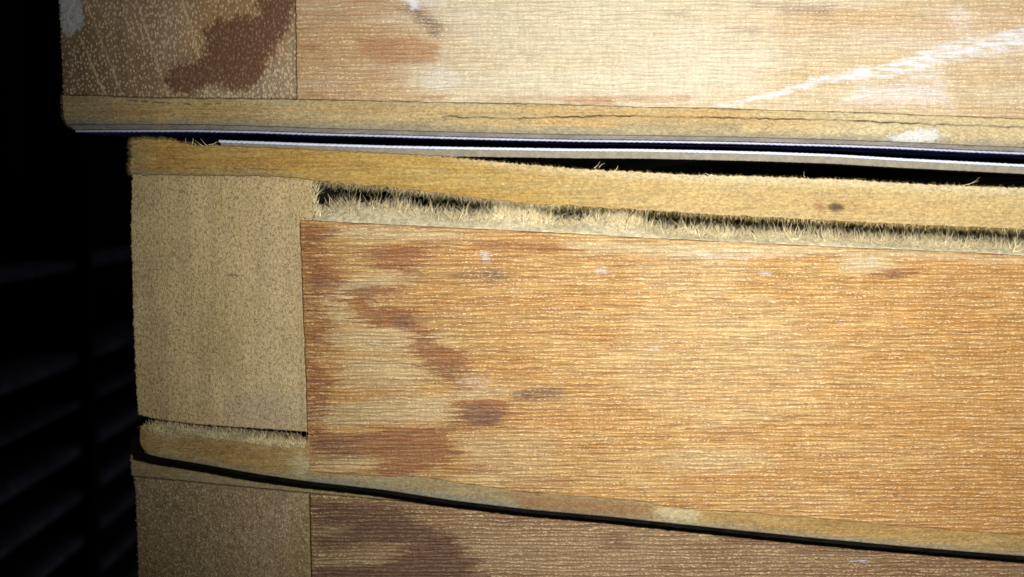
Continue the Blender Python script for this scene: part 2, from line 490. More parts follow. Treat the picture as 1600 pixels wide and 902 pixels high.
d1_seam = wob(smooth_curve(*ext([(60, 147), (95, 148), (200, 152), (300, 153.5), (460, 155), (600, 158), (760, 161), (900, 164), (1000, 167), (1100, 169), (1250, 173), (1400, 178), (1600, 186)], .04)), 1.2, .03, 1, .8)
d1_white = smooth_curve(*ext([(60, 205), (125, 205), (300, 204.5), (400, 206.5), (500, 210), (600, 212.5), (700, 215.5), (800, 218), (900, 220), (1000, 221), (1150, 223.5), (1300, 227.5), (1400, 231), (1500, 236), (1600, 240)], .04))
d2_white = smooth_curve(*ext([(300, 220), (342, 221), (400, 223), (500, 226.5), (600, 229.5), (700, 231.5), (800, 233), (900, 234.5), (1000, 235), (1100, 237), (1200, 239.5), (1300, 243), (1400, 249), (1500, 254), (1600, 259)], .045))
d2_skin_top = wob(smooth_curve(*ext([(190, 224), (202, 221), (212, 217), (262, 217.5), (282, 223), (300, 227), (340, 228), (400, 230), (500, 234.5), (600, 239.5), (690, 244), (750, 250), (800, 255), (850, 259), (900, 263), (950, 266), (1000, 269), (1100, 273.5), (1200, 276), (1260, 279), (1300, 279), (1350, 282), (1400, 285), (1450, 288), (1500, 290), (1600, 294)], .035)), 1.4, .05, 3, 4.2, .16)
d2_skin_bot = wob(smooth_curve(*ext([(190, 270), (215, 273), (300, 273.5), (400, 275), (470, 278), (485, 281), (520, 286), (600, 292), (700, 303), (760, 311), (800, 316), (850, 320), (900, 322), (950, 326), (1000, 328), (1100, 335), (1200, 340), (1300, 345), (1400, 350), (1500, 354), (1600, 358)], .04)), 1.0, .05, 5, 2.0, .15)
d2_rail_top = wob(smooth_curve(*ext([(440, 342), (470, 343), (490, 345), (520, 347), (600, 351), (700, 356), (800, 361), (900, 366), (1000, 372), (1100, 376), (1200, 381), (1300, 386), (1400, 390), (1500, 394), (1600, 400)], .045)), 1.0, .04, 7, .8)
d2_rail_bot = wob(smooth_curve(*ext([(440, 735), (483, 738), (600, 745), (650, 745), (700, 752), (762, 761), (800, 768), (887, 774), (1003, 784), (1040, 792), (1087, 798), (1175, 802), (1275, 811), (1400, 822), (1500, 830), (1600, 838)], .05)), 1.6, .03, 8, 1.6, .3)
d2_stile_bot = wob(smooth_curve((180, 643), (214, 648), (240, 655), (300, 663), (400, 670), (490, 676)), .8, .05, 9, 1.0)
d2_low_top = wob(smooth_curve((180, 668), (222, 664), (245, 662), (277, 666), (308, 671), (347, 675), (389, 681), (432, 687), (490, 690)), .8, .05, 10, 2.4, .13)
d2_low_bot = smooth_curve(*ext([(180, 699), (222, 708), (240, 714), (308, 725), (403, 742), (480, 753), (600, 766.5), (700, 782), (825, 797), (950, 808), (1025, 816), (1150, 829), (1275, 842), (1400, 853.5), (1500, 862), (1600, 870)], .07))
d3_left = smooth_curve((600, 203), (700, 203), (745, 205), (760, 209), (902, 214), (1400, 222))
d3_seam = wob(smooth_curve(*ext([(180, 743), (215, 746), (291, 753), (403, 764), (480, 771), (600, 782), (800, 800), (1600, 880)], .08)), .8, .04, 12)

d1_left = smooth_curve((-500, 84), (0, 91), (60, 94), (100, 96), (180, 99))
def d1_skin_left(v):                                  # rounded lower left corner
    v = np.asarray(v, float)
    return np.interp(v, [0, 150, 178], [91, 96, 98]) + 29 - np.sqrt(29 ** 2 - np.clip(v - 177, 0, 28.6) ** 2)
d2_left = smooth_curve((240, 206), (275, 206), (350, 204), (500, 208), (600, 212), (650, 216), (800, 219))
d2_split = smooth_curve((240, 489), (345, 486), (352, 469), (400, 470), (450, 472), (500, 474), (600, 478), (680, 480), (740, 482), (760, 484))
def d2_split_hard(v):
    v = np.asarray(v, float)
    hi = 487 + 2 * fbm(v * .08, v * 0, 77, 3)
    lo = np.interp(v, [350, 400, 450, 500, 600, 680, 740], [468, 470, 472, 474, 478, 480, 483])
    t = sstep(340, 350, v)
    return hi * (1 - t) + lo * t + 1.8 * fbm(v * .05, v * 0, 172, 4, .7)

# ------------------------------------------------------------------ stains, in measured positions on the faces
def warp(u, v, au, av, seed, su=.012, sv=.12):
    """feathers a stain lengthwise along the grain"""
    return (u + au * fbm(u * su, v * sv, seed, 4, .65), v + av * fbm(u * su * 2, v * sv * .35, seed + 5, 3))

def blotch(u, v, polys, soft=4.0, au=22, av=3, seed=3, sv=.19, su=.010):
    soft = soft * 1.25
    uw, vw = warp(u, v, au, av, seed, su, sv)
    m = np.zeros(u.shape)
    rag = (soft * 1.3 + 2.5) * fbm(u * su * 5, v * sv * 2.6, seed + 9, 4, .75)
    for p in polys:
        s = 1.0
        if isinstance(p, tuple): p, s = p
        m = np.maximum(m, s * sstep(-soft * 1.4, soft * 1.4, poly_sd(uw, vw, p) + rag))
    return m

def box(x0, y0, x1, y1): return [(x0, y0), (x1, y0), (x1, y1), (x0, y1)]
def ell(x, y, rx, ry, n=12): return [(x + rx * math.cos(k * 6.2832 / n), y + ry * math.sin(k * 6.2832 / n)) for k in range(n)]

def at_rail1(u, v):
    red = blotch(u, v, [
        (box(462, -10, 610, 4), .6), (box(464, 18, 590, 30), .45), (box(464, 68, 510, 80), .8), (box(470, 40, 640, 52), .35),
        ([(560, 60), (640, 55), (690, 72), (680, 100), (600, 104), (560, 90)], .75),
        (box(476, 144, 520, 153), .7), (box(640, 146, 700, 158), .6), (box(760, 148, 1080, 160), .55), (box(880, 152, 960, 164), .8),
        (box(470, 84, 700, 96), .35), (box(570, 104, 640, 130), .4)], 4, 30, 3, 11)
    dark = blotch(u, v, [([(618, 14), (650, 8), (690, 40), (684, 58), (668, 50), (640, 22)], .75),
                         (box(1220, 8, 1300, 22), .45), (box(1040, 18, 1075, 22), .45), (box(1180, 4, 1240, 12), .35), (ell(1160, 48, 24, 3), .4)], 5, 14, 3, 12)
    amber = sstep(720, 540, u) * .62 + .55 * sstep(1360, 1640, u) * (.4 + fbm(u * .004, v * .03, 4, 3)) + .3 * blotch(u, v, [box(1100, 10, 1600, 60)], 20, 60, 6, 31)
    pale = .85 * blotch(u, v, [[(640, 110), (760, 100), (1150, 60), (1200, 150), (900, 150), (660, 146)], ([(700, -10), (1220, -10), (1200, 120), (760, 120)], .75)], 25, 60, 8, 13)
    d = line_d(u + 6 * fbm(u * .02, v * .1, 5, 3), v + 5 * fbm(u * .05, v * .05, 6, 3), [(1120, 166), (1200, 151), (1290, 123), (1400, 108), (1480, 82), (1560, 68), (1640, 48)])
    wd = np.interp(u, [1120, 1250, 1330, 1400, 1500, 1600], [4, 9, 14, 20, 26, 28])
    chalk = sstep(wd * 1.2, wd * .1, d) * (.60 + .7 * fbm(u * .03, v * .22, 7, 3))
    chalk = np.maximum(chalk, .5 * blotch(u, v, [[(1400, 108), (1470, 104), (1490, 130), (1420, 134)], [(1340, 128), (1480, 124), (1490, 168), (1300, 166)]], 12, 14, 4, 14))
    chalk = np.maximum(chalk, blotch(u, v, [([(624, -6), (650, -6), (656, 14), (646, 16), (636, 4)], .95), (ell(672, 4, 26, 10), .4), (ell(1500, 30, 20, 22), .35), (ell(690, 125, 38, 20), .35), (ell(1080, 60, 40, 30), .2)], 4, 8, 3, 15))
    return dict(red=red, dark=dark, amber=amber, pale=pale, chalk=chalk)

def at_rail2(u, v):
    red = blotch(u, v, [
        ([(470, 350), (520, 356), (505, 400), (540, 440), (500, 470), (515, 520), (495, 560), (515, 600), (500, 650), (515, 690), (480, 700)], .85),
        ([(575, 388), (640, 384), (668, 400), (655, 428), (600, 424), (575, 408)], .9),
        (box(650, 372, 700, 392), .5), ([(690, 378), (780, 374), (890, 384), (880, 394), (760, 390)], .6), (box(860, 386, 1010, 398), .4),
        ([(535, 452), (600, 446), (650, 450), (600, 462), (575, 475), (585, 498), (566, 504), (545, 475)], .85),
        ([(566, 484), (640, 480), (655, 508), (640, 514), (570, 512)], .9),
        ([(600, 430), (680, 428), (760, 432), (690, 438), (620, 445)], .45),
        ([(640, 505), (672, 510), (680, 535), (715, 545), (728, 575), (735, 606), (718, 612), (700, 590), (668, 580), (662, 556), (630, 545)], .82),
        ([(716, 628), (800, 622), (795, 648), (770, 668), (706, 664)], .9),
        ([(640, 556), (700, 552), (640, 562)], .5),
        ([(585, 668), (690, 668), (716, 690), (712, 712), (680, 728), (640, 746), (580, 744), (600, 712)], .85),
        ([(484, 680), (590, 676), (600, 716), (486, 712)], .7), (box(486, 640, 560, 650), .35), (box(500, 592, 620, 602), .35),
        (box(700, 728, 780, 742), .5), (box(780, 744, 900, 756), .5), (box(486, 384, 620, 396), .4), (box(486, 404, 570, 416), .35),
        (box(950, 404, 1100, 414), .4), (ell(1398, 428, 28, 7), .8), (box(1100, 396, 1600, 402), .35), (box(700, 660, 740, 676), .6),
        (box(1440, 418, 1600, 440), .25), (box(480, 738, 640, 742), .3), (box(1180, 400, 1400, 410), .3)], 2.4, 78, 2.5, 3, .30, .009)
    dark = blotch(u, v, [(ell(768, 430, 15, 7), .95), ([(700, 430), (760, 424), (800, 428), (795, 436), (730, 436)], .65),
                         (ell(632, 503, 15, 8), .6), ([(800, 612), (850, 606), (880, 610), (870, 622), (820, 628), (798, 622)], .72), (ell(752, 648, 34, 16), .55), (ell(760, 664, 20, 4), .5),
                         (ell(502, 693, 8, 4), .75), (ell(518, 714, 10, 5), .7), (box(484, 684, 560, 720), .32), (ell(500, 445, 6, 4), .7), (ell(705, 582, 28, 14), .25), (ell(1398, 430, 12, 5), .5), (ell(1330, 708, 50, 4), .2), (ell(1160, 436, 20, 3), .25)], 5, 16, 2, 8)
    pale = blotch(u, v, [([(525, 355), (640, 358), (720, 362), (700, 376), (560, 374), (530, 366)], .62),
                         ([(560, 430), (655, 424), (620, 446), (560, 470), (520, 470)], .6), ([(480, 452), (560, 440), (545, 480), (560, 505), (520, 510), (510, 480)], .5),
                         ([(520, 514), (640, 510), (660, 535), (640, 552), (560, 548), (500, 535)], .55),
                         ([(540, 558), (660, 556), (668, 588), (640, 612), (530, 600)], .42), ([(480, 640), (640, 618), (710, 622), (700, 660), (500, 666)], .55),
                         ([(720, 610), (800, 606), (790, 620), (700, 622)], .6), (box(484, 714, 590, 736), .4), (ell(692, 528, 20, 9), .5),
                         ([(880, 380), (1240, 384), (1600, 402), (1600, 408), (1240, 396), (1150, 398), (1060, 402), (900, 394)], .8),
                         (ell(1355, 412, 48, 17), .7), (box(720, 680, 860, 760), .25), (ell(1080, 430, 90, 30), .3), (ell(1120, 560, 170, 110), .22), (ell(1120, 720, 100, 20), .3), (ell(1540, 405, 20, 8), .5)], 5, 70, 3, 17, .24, .009)
    amber = .75 * blotch(u, v, [([(640, 400), (860, 395), (840, 600), (900, 660), (700, 700), (760, 560), (680, 500)], .85)], 30, 50, 10, 19) \
        + .85 * sstep(1180, 1560, u + 60 * fbm(u * .006, v * .03, 23, 3)) + .4 * sstep(620, 800, v) * sstep(640, 760, u)
    amber = np.maximum(amber, .8 * sstep(560, 480, u + 50 * fbm(u * .01, v * .2, 26, 4, .7)))
    amber = amber * (.75 + .8 * fbm(u * .01, v * .09, 24, 3))
    chalk = blotch(u, v, [([(748, 388), (762, 394), (766, 412), (752, 408)], .55), (ell(940, 424, 14, 6), .5), (ell(1195, 427, 10, 5), .5), (ell(790, 460, 30, 18), .16), (ell(740, 598, 30, 14), .28), (ell(1316, 505, 8, 12), .25), (ell(1020, 545, 12, 7), .35), (box(1150, 396, 1260, 402), .4), (ell(1350, 408, 30, 10), .3), (ell(1130, 400, 90, 8), .35)], 4, 8, 2, 21)
    red = np.maximum(red, .75 * sstep(4, 1, v - d2_rail_top(u)) * (.6 + .6 * fbm(u * .03, u * 0, 25)))
    return dict(red=red, dark=dark, amber=amber, pale=pale, chalk=chalk)

def at_rail3(u, v):
    red = blotch(u, v, [([(484, 782), (640, 790), (660, 818), (560, 812), (500, 830)], .75),
                        ([(530, 812), (640, 806), (700, 832), (745, 880), (745, 940), (480, 940), (482, 890), (600, 880), (640, 850), (560, 846)], .9),
                        ([(486, 836), (560, 826), (580, 850), (500, 860)], .7), (box(780, 806, 950, 818), .4), (box(930, 830, 990, 860), .5), (box(1130, 838, 1300, 852), .6), (box(1240, 852, 1420, 868), .5), (box(1380, 872, 1600, 890), .35)], 4, 60, 3, 31, .24, .009)
    pale = blotch(u, v, [([(500, 870), (640, 862), (600, 885), (490, 890)], .4), ([(700, 840), (950, 830), (1100, 870), (900, 902), (760, 890)], .35), (ell(535, 830, 22, 4), .5)], 8, 46, 4, 33)
    chalk = blotch(u, v, [(ell(1342, 877, 14, 3), .6), (ell(1245, 888, 10, 3), .35)], 3, 8, 2, 35)
    scr = .30 * sstep(3.0, 1.0, line_d(u + 3 * fbm(u * .1, v * .1, 3, 2), v, [(478, 798), (505, 786), (540, 780)])) + .3 * sstep(3.5, 1.0, line_d(u + 3 * fbm(u * .1, v * .1, 3, 2), v, [(530, 818), (522, 850), (516, 878)]))
    pale = np.maximum(pale, scr)
    return dict(red=red, dark=red * 0, amber=red * 0, pale=pale, chalk=chalk)

def at_stile1(u, v):
    main = [(405, -10), (470, -10), (452, 36), (440, 60), (420, 90), (405, 120), (385, 142), (362, 142), (345, 132), (322, 136), (300, 150), (262, 142), (252, 124), (272, 104), (305, 92), (322, 76), (322, 50), (335, 34), (362, 26), (400, 24)]
    red = blotch(u, v, [(main, .95)], 6, 14, 10, 41, .04, .04)
    amber = blotch(u, v, [([(300, 0), (420, -10), (400, 30), (330, 60), (318, 100), (280, 70)], .75), ([(380, 60), (460, 40), (455, 90), (410, 100)], .55)], 12, 18, 12, 43, .04, .03)
    purple = blotch(u, v, [([(98, 80), (135, 40), (160, 90), (200, 150), (120, 160), (98, 150)], .42)], 10, 10, 6, 45, .05, .05)
    pale = blotch(u, v, [([(455, 40), (462, 150), (300, 158), (320, 136), (350, 140), (400, 138), (430, 90)], .55), ([(120, 0), (300, 0), (320, 60), (240, 90), (200, 60)], .28)], 5, 6, 6, 47, .06, .06)
    chalk = blotch(u, v, [([(88, -10), (128, -10), (134, 30), (124, 50), (98, 60), (90, 30)], .95), ([(96, 64), (125, 58), (130, 95), (120, 110), (98, 116)], .45)], 6, 8, 8, 49, .07, .07)
    ray = np.zeros(u.shape)
    for (x0, y0, x1, y1) in ((134, 0, 190, 146), (126, 60, 165, 150), (210, -10, 262, 150), (282, -10, 312, 90)):
        ray = np.maximum(ray, sstep(2.4, .6, line_d(u + 3 * fbm(u * .04, v * .06, 50, 3), v, [(x0, y0), (x1, y1)])) * (.4 + .5 * sstep(-.1, .3, fbm(u * .1, v * .06, 51))))
    return dict(red=red, dark=purple * .8, amber=amber, pale=pale, chalk=chalk, ray=ray)

def at_stile2(u, v):
    red = blotch(u, v, [(ell(222, 312, 20, 26), .30), (box(206, 590, 330, 640), .12), ([(230, 480), (270, 500), (262, 560), (300, 620), (280, 600), (250, 540)], .25), (box(205, 276, 480, 284), .25)], 8, 10, 8, 61, .05, .05)
    red = np.maximum(red, .10 + .22 * fbm(u * .012, v * .012, 63, 3))
    dark = blotch(u, v, [(ell(362, 430, 9, 2.2), .8), (box(470, 430, 474, 670), .25)], 2, 2, 1, 62)
    pale = blotch(u, v, [(ell(420, 640, 60, 40), .6), (box(400, 330, 470, 640), .22), (box(206, 300, 214, 500), .4), (ell(425, 355, 9, 5), .7)], 12, 10, 10, 64, .05, .05)
    chalk = blotch(u, v, [(ell(430, 640, 36, 36), .32), (box(214, 380, 222, 420), .3)], 10, 10, 10, 65, .05, .05)
    return dict(red=red, dark=dark, amber=red * 0, pale=pale, chalk=chalk)

def at_stile3(u, v):
    red = blotch(u, v, [([(290, 840), (320, 810), (340, 850), (310, 880)], .3), (box(210, 800, 300, 860), .12)], 8, 14, 8, 71, .05, .05)
    red = np.maximum(red, .12 + .3 * fbm(u * .012, v * .012, 73, 3))
    pale = blotch(u, v, [([(400, 770), (470, 775), (450, 850), (410, 900), (380, 850)], .3)], 12, 10, 10, 74, .05, .05)
    return dict(red=red, dark=red * 0, amber=.2 * sstep(300, 400, u), pale=pale, chalk=red * 0)

def at_skin1(u, v):
    e = (v - d1_seam(u)) / (d1_white(u) - d1_seam(u))
    amber = blotch(u, v, [([(820, 168), (1150, 172), (1180, 190), (960, 196), (860, 188)], .85), ([(180, 166), (260, 168), (240, 190), (170, 184)], .5), ([(1150, 174), (1300, 178), (1290, 200), (1150, 198)], .45)], 10, 30, 3, 81, .05)
    grey = .75 * sstep(.55, .80, e + .18 * fbm(u * .03, v * .05, 82)) + .3 * sstep(300, 100, u)
    grey = np.maximum(grey, .5 * blotch(u, v, [box(420, 190, 700, 206), box(970, 190, 1160, 212)], 6, 30, 2, 83))
    crack = sstep(1.6, .5, line_d(u, v + 3.0 * fbm(u * .06, u * 0, 84, 3, .6), [(690, 182), (800, 185), (950, 181), (1100, 184), (1280, 187), (1400, 192), (1520, 196), (1700, 203)])) * (.45 + .55 * sstep(-.25, .15, fbm(u * .03, u * 0, 85)))
    crack2 = .8 * sstep(1.6, .5, line_d(u, v + 2.0 * fbm(u * .08, u * 0, 86, 3, .6), [(200, 157), (290, 163), (345, 162)])) * sstep(-.15, .1, fbm(u * .05, u * 0, 87))
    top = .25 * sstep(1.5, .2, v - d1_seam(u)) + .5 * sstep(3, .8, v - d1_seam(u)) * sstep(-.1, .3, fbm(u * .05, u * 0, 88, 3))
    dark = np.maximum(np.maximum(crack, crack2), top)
    dark = np.maximum(dark, .5 * blotch(u, v, [(ell(1193, 208, 10, 4), .6), (ell(640, 197, 30, 3), .4)], 3, 5, 2, 89))
    chalk = blotch(u, v, [([(1380, 216), (1400, 210), (1440, 199), (1460, 201), (1480, 213), (1450, 224), (1400, 224)], 1.0), ([(1250, 196), (1380, 202), (1400, 214), (1260, 210)], .35), (box(1480, 205, 1600, 225), .25)], 4, 10, 4, 90, .12, .05)
    pale = .25 * sstep(1100, 1400, u) + .15 * sstep(380, 460, u)
    return dict(red=amber * 0, dark=dark, amber=amber, pale=pale, chalk=chalk, grey=grey)

def at_skin2(u, v):
    e = (v - d2_skin_top(u)) / (d2_skin_bot(u) - d2_skin_top(u))
    amber = blotch(u, v, [([(240, 232), (470, 240), (560, 250), (600, 262), (460, 262), (260, 258)], .7), (box(1000, 300, 1600, 345), .25)], 8, 30, 3, 101, .06)
    amber = np.maximum(amber, .45 * sstep(.72, 1.0, e))
    amber = np.maximum(amber, .7 * sstep(-.05, .4, fbm(u * .006, v * .07, 99, 3)))
    amber = np.maximum(amber, .55 * sstep(.25, .5, e) * sstep(1.1, .6, e) * sstep(850, 1100, u))
    dark = blotch(u, v, [(ell(1306, 325, 12, 7), .85), (ell(1310, 321, 6, 4), .6), (ell(560, 256, 30, 1.5), .3)], 3, 5, 3, 102, .2)
    dark = np.maximum(dark, .55 * sstep(1.4, .4, np.abs(v - d2_skin_bot(u) + 11)) * sstep(210, 260, u) * sstep(480, 400, u) * sstep(-.1, .2, fbm(u * .04, u * 0, 103)))
    red = blotch(u, v, [(ell(1280, 323, 9, 9), .65), (ell(1330, 322, 30, 8), .3), (box(205, 250, 470, 262), .2)], 4, 8, 4, 104, .1)
    pale = .35 * sstep(.3, .0, e) * sstep(650, 800, u) + .25 * sstep(700, 1100, u)
    grey = .35 * sstep(.75, .95, e) * sstep(480, 440, u) + .25 * sstep(245, 215, u)
    return dict(red=red, dark=dark, amber=amber, pale=pale, chalk=red * 0, grey=grey)

def at_low2(u, v):
    e = (d2_low_bot(u) - v)
    grey = .6 * sstep(14, 3, e + 5 * fbm(u * .03, v * .05, 111)) + .45 * blotch(u, v, [box(480, 738, 760, 790), box(700, 760, 1010, 812)], 8, 30, 3, 112)
    red = blotch(u, v, [([(790, 772), (890, 775), (1005, 786), (1030, 806), (950, 806), (820, 796)], .75), ([(250, 690), (290, 680), (420, 705), (400, 715), (300, 705)], .4)], 5, 24, 3, 113, .08)
    pale = blotch(u, v, [([(1016, 794), (1090, 792), (1095, 806), (1070, 818), (1036, 812)], .45), (box(240, 660, 480, 680), .45), (ell(470, 730, 14, 20), .35)], 5, 10, 4, 114, .08)
    amber = .55 * blotch(u, v, [box(300, 700, 440, 722), box(1100, 806, 1600, 850)], 8, 30, 3, 115)
    chalk = blotch(u, v, [(ell(1082, 792, 12, 6), .5), (box(206, 672, 224, 704), .15)], 4, 6, 4, 116, .1)
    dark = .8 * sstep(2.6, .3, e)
    return dict(red=red, dark=dark, amber=amber, pale=pale, chalk=chalk, grey=grey)

def at_skin3(u, v):
    z = np.zeros(u.shape)
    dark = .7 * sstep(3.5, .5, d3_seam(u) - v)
    return dict(red=z, dark=dark, amber=z + .2, pale=z, chalk=z, grey=.45 + .3 * fbm(u * .03, v * .03, 121))

# ------------------------------------------------------------------ relief in millimetres
def relief_rail(seed, amp=.05):
    return lambda u, v: amp * fbm(u * .012, v * .35, seed, 4, .6) + .03 * fbm(u * .004, v * .02, seed + 3, 2)
def relief_end(seed):
    return lambda u, v: .035 * fbm(u * .12, v * .12, seed, 3, .6) + .04 * fbm(u * .02, v * .02, seed + 4, 2)
def relief_board(seed, amp=.06):
    return lambda u, v: amp * fbm(u * .06, v * .16, seed, 4, .7) + .05 * fbm(u * .01, v * .02, seed + 4, 2)

def film_strip(name, parent, mat, line, u0, u1, thick, Y, depth, amp=0.55, per=8.6, round_front=True, seed=0, up=0.0, mats=None, step=1.1):
    """thin sheet seen edge on: rippled front edge, runs back into the gap. line = centre of its front edge"""
    U = axis(u0, u1, step, u0, 1612, 1.15)
    ph = np.cumsum(1.0 / (per * (1 + .25 * fbm(U * .05, U * 0, seed, 2)))) * step * 2 * np.pi if False else U / per * 2 * np.pi + 1.5 * fbm(U * .02, U * 0, seed, 2)
    rip = amp * np.sin(ph) * (.65 + .5 * fbm(U * .03, U * 0, seed + 2, 2)) + .35 * fbm(U * .4, U * 0, seed + 3, 3)
    c = line(U)
    prof = [(-.5, .00035), (-.42, .00008), (0, 0.0), (.42, .00008), (.5, .00035), (.5, depth), (-.5, depth)]
    rows = []
    for (a, dy) in prof:
        vv = c + a * thick * (1 + .18 * fbm(U * .11, U * 0, seed + 5, 2))
        k = 1.0 if dy < .01 else 0.0
        p = P3(U, vv + rip * .55 * k, Y)
        p[:, 1] += dy - rip * .00004 * k
        rows.append(p)
    # keep the sheet level as it runs back: same height as its front edge
    V = np.stack(rows, 0); n = len(U); m = len(prof)
    idx = np.arange(n * m).reshape(m, n)
    F = []; fm = []
    for r in range(m):
        a, b = idx[r], idx[(r + 1) % m]
        F.append(np.stack([a[:-1], b[:-1], b[1:], a[1:]], -1)); fm += [0 if r < 4 else 1] * (n - 1)
    V = V.reshape(-1, 3)
    s = len(V)
    F.append(np.array([idx[::-1, -1]])); fm.append(0)
    F.append(np.array([idx[:, 0]])); fm.append(0)
    o = mesh_obj(name, V, F, mat, parent, mats=mats or [mat, M_NAVY], fmat=fm)
    return o

DB = .55     # how far the doors run back
# ================================================================== DOOR 1 (top of the stack)
base1 = P3(np.array(800.), np.array(240.), 0.0)
door1 = thing('wooden_door', (0.17, 0.25, float(base1[2])), 'topmost door, pale chalk-smeared edge with white diagonal scratch, jutting out furthest left', 'door', 'doors stacked flat on one another')
split1 = wob(smooth_curve((-500, 458), (0, 461.5), (155, 463.5), (300, 464)), 1.6, .06, 171, 1.0, .3)
d1_top = smooth_curve((0, -300), (1600, -285), (EXT + 40, -250))
board('rail', door1, M_RAIL1, lambda v: split1(v) + .3, FAR_R, d1_top, lambda u: d1_seam(u) - .4, 0.0, .09, relief_rail(1), at_rail1, rnd=.9, label='pale bleached rail with chalk scratch')
board('stile', door1, M_END1, d1_left, lambda v: split1(v) - .2, d1_top, lambda u: d1_seam(u) - .4, .0001, DB, relief_end(2), at_stile1, rnd=2.2, rough=8, seed=1, label='speckled end grain with dark red-brown stain')
rng = np.random.default_rng(5)
def edge_fuzz(n, lo, hi, line, up, length, seed, yr=(0, .5), rad=.42, bias=0.0):
    r = np.random.default_rng(seed)
    u = r.uniform(lo, hi, n); v = line(u) + r.uniform(-.5, 1.2, n) * (-up)
    L = length * r.uniform(.3, 1, n) ** 1.5
    a = r.normal(bias, .75, n)
    return fibres(u, v, r.uniform(*yr, n), np.sin(a) * L, np.cos(a) * L * up, r.normal(-.1, .25, n), L * .25, np.full(n, rad), 3, seed)
def skin_fuzz(n, lo, hi, top, bot, length, seed, rad=.34):
    """short felted fibres standing off the cut board"""
    r = np.random.default_rng(seed)
    u = r.uniform(lo, hi, n); s = r.uniform(.03, .97, n)
    v = top(u) + (bot(u) - top(u)) * s
    a = r.normal(0, .55, n) + np.where(r.random(n) < .5, 0, np.pi); L = length * r.uniform(.3, 1, n)
    return fibres(u, v, np.full(n, .03), np.cos(a) * L, np.sin(a) * L * .7, -r.uniform(.02, .12, n), L * .2, np.full(n, rad), 2, seed)

d1_skin_bot = lambda u: d1_white(u) - 9.5 - 1.5 * np.interp(u, [100, 500], [1, 0])
r = np.random.default_rng(21)
nl = 260
vl = r.uniform(150, 198, nl); ul = d1_skin_left(vl) + 1
fzl = fibres(ul, vl, r.uniform(0, 1.5, nl), -r.uniform(1, 6, nl), r.normal(0, 2.5, nl), r.normal(0, .3, nl), np.full(nl, 1.5), np.full(nl, .4), 3, 22)
board('bottom_skin', door1, M_FB1, d1_skin_left, FAR_R, d1_seam, d1_skin_bot, -.00006, DB,
      lambda u, v: relief_board(3)(u, v) + .12 * sstep(2.2, .4, line_d(u, v + 3.0 * fbm(u * .06, u * 0, 84, 3, .6), [(690, 182), (800, 185), (950, 181), (1100, 184), (1280, 187), (1400, 192), (1520, 196), (1700, 203)])),
      at_skin1, rnd=1.4, rough=2.5, seed=2, extra=[fzl, skin_fuzz(9000, 100, 1620, d1_seam, d1_skin_bot, 3.2, 23)])
d1_skin_top2 = lambda u: d1_top(u) - 52
board('top_skin', door1, M_FB1, lambda v: d1_left(v), FAR_R, d1_skin_top2, lambda u: d1_top(u) - .4, -.00006, DB, relief_board(4), None, rnd=2.5, step=6)
lam1 = board('laminate', door1, M_PAPER_D, lambda v: d1_skin_left(v) + .5, FAR_R, lambda u: d1_skin_bot(u) + .2, lambda u: d1_white(u) - 2.2, .00002, DB, relief_board(5, .02), None, rnd=1.5, step=2.0)
film_strip('white_film', lam1, M_FILM1, d1_white, 118, FAR_R, 3.6, -.00002, DB, seed=3)

# ================================================================== DOOR 2 (middle)
base2 = P3(np.array(800.), np.array(800.), 0.0)
door2 = thing('wooden_door', (0.17, 0.25, float(base2[2])), 'middle door, amber stained edge, its top board torn loose over pale fibres', 'door', 'doors stacked flat on one another')
d2_core_bot = lambda u: np.minimum(d2_white(u) + 13.0 + .8 * fbm(np.asarray(u) * .2, np.asarray(u) * 0, 131, 3), d2_skin_top(u) - .1)
d2_stop = lambda u: d2_skin_top(u)
r = np.random.default_rng(31)
n = 900
vl = r.uniform(219, 272, n); ul = 203 + r.uniform(0, 3, n)
ex = [fibres(ul, vl, r.uniform(0, 2.5, n), -r.uniform(1, 8, n), r.normal(0, 2.5, n), r.normal(0, .3, n), np.full(n, 2.), np.full(n, .42), 3, 32),
      edge_fuzz(1500, 203, 1620, d2_skin_top, -1, 4.5, 33),
      edge_fuzz(500, 203, 300, d2_skin_top, -1, 5.5, 34),
      edge_fuzz(2600, 492, 1620, d2_skin_bot, 1, 13, 35, yr=(.1, 2.0)),
      skin_fuzz(16000, 206, 1620, d2_skin_top, d2_skin_bot, 3.6, 36)]
# a few long loose hairs at the chipped end and over the gap
hx = np.array([292., 300, 306, 318, 324, 330, 326, 334, 688, 700, 928, 936, 1258, 1505, 1512, 962, 1108]); hy = np.array([226., 227, 228, 229, 228, 229, 226, 228, 243, 244, 263, 262, 277, 290, 289, 266, 274])
hu = np.array([-4., 3, -2, -14, -12, 8, 16, 14, 20, 14, 12, 6, -6, 24, 20, 5, -8]); hv = np.array([-9., -11, -8, -8, -9, -8, 1, 3, -2, -2, -7, -9, -6, -7, -8, -6, -4])
loose = (fibres(hx, hy, np.zeros(len(hx)), hu, hv, np.full(len(hx), -.2), np.full(len(hx), 3.), np.full(len(hx), .6), 5, 37))
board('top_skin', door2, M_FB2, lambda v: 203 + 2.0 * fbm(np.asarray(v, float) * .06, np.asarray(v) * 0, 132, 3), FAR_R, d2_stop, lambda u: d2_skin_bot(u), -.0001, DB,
      relief_board(6, .09), at_skin2, rnd=1.6, deep=M_GAP_SHADE, rough=13.0, seed=6, extra=ex, label='amber fibreboard skin torn away along its lower edge')
lam2 = board('laminate', door2, M_PAPER, lambda v: 344 + 0 * np.asarray(v), FAR_R, lambda u: np.minimum(d2_white(u) + 2.0, d2_core_bot(u) - 1.0), d2_core_bot, -.00012, DB, relief_board(7, .03), None, rnd=1.2, step=1.6, deep=M_GAP_SHADE,
             label='laminate sheet lifted clear of its board')
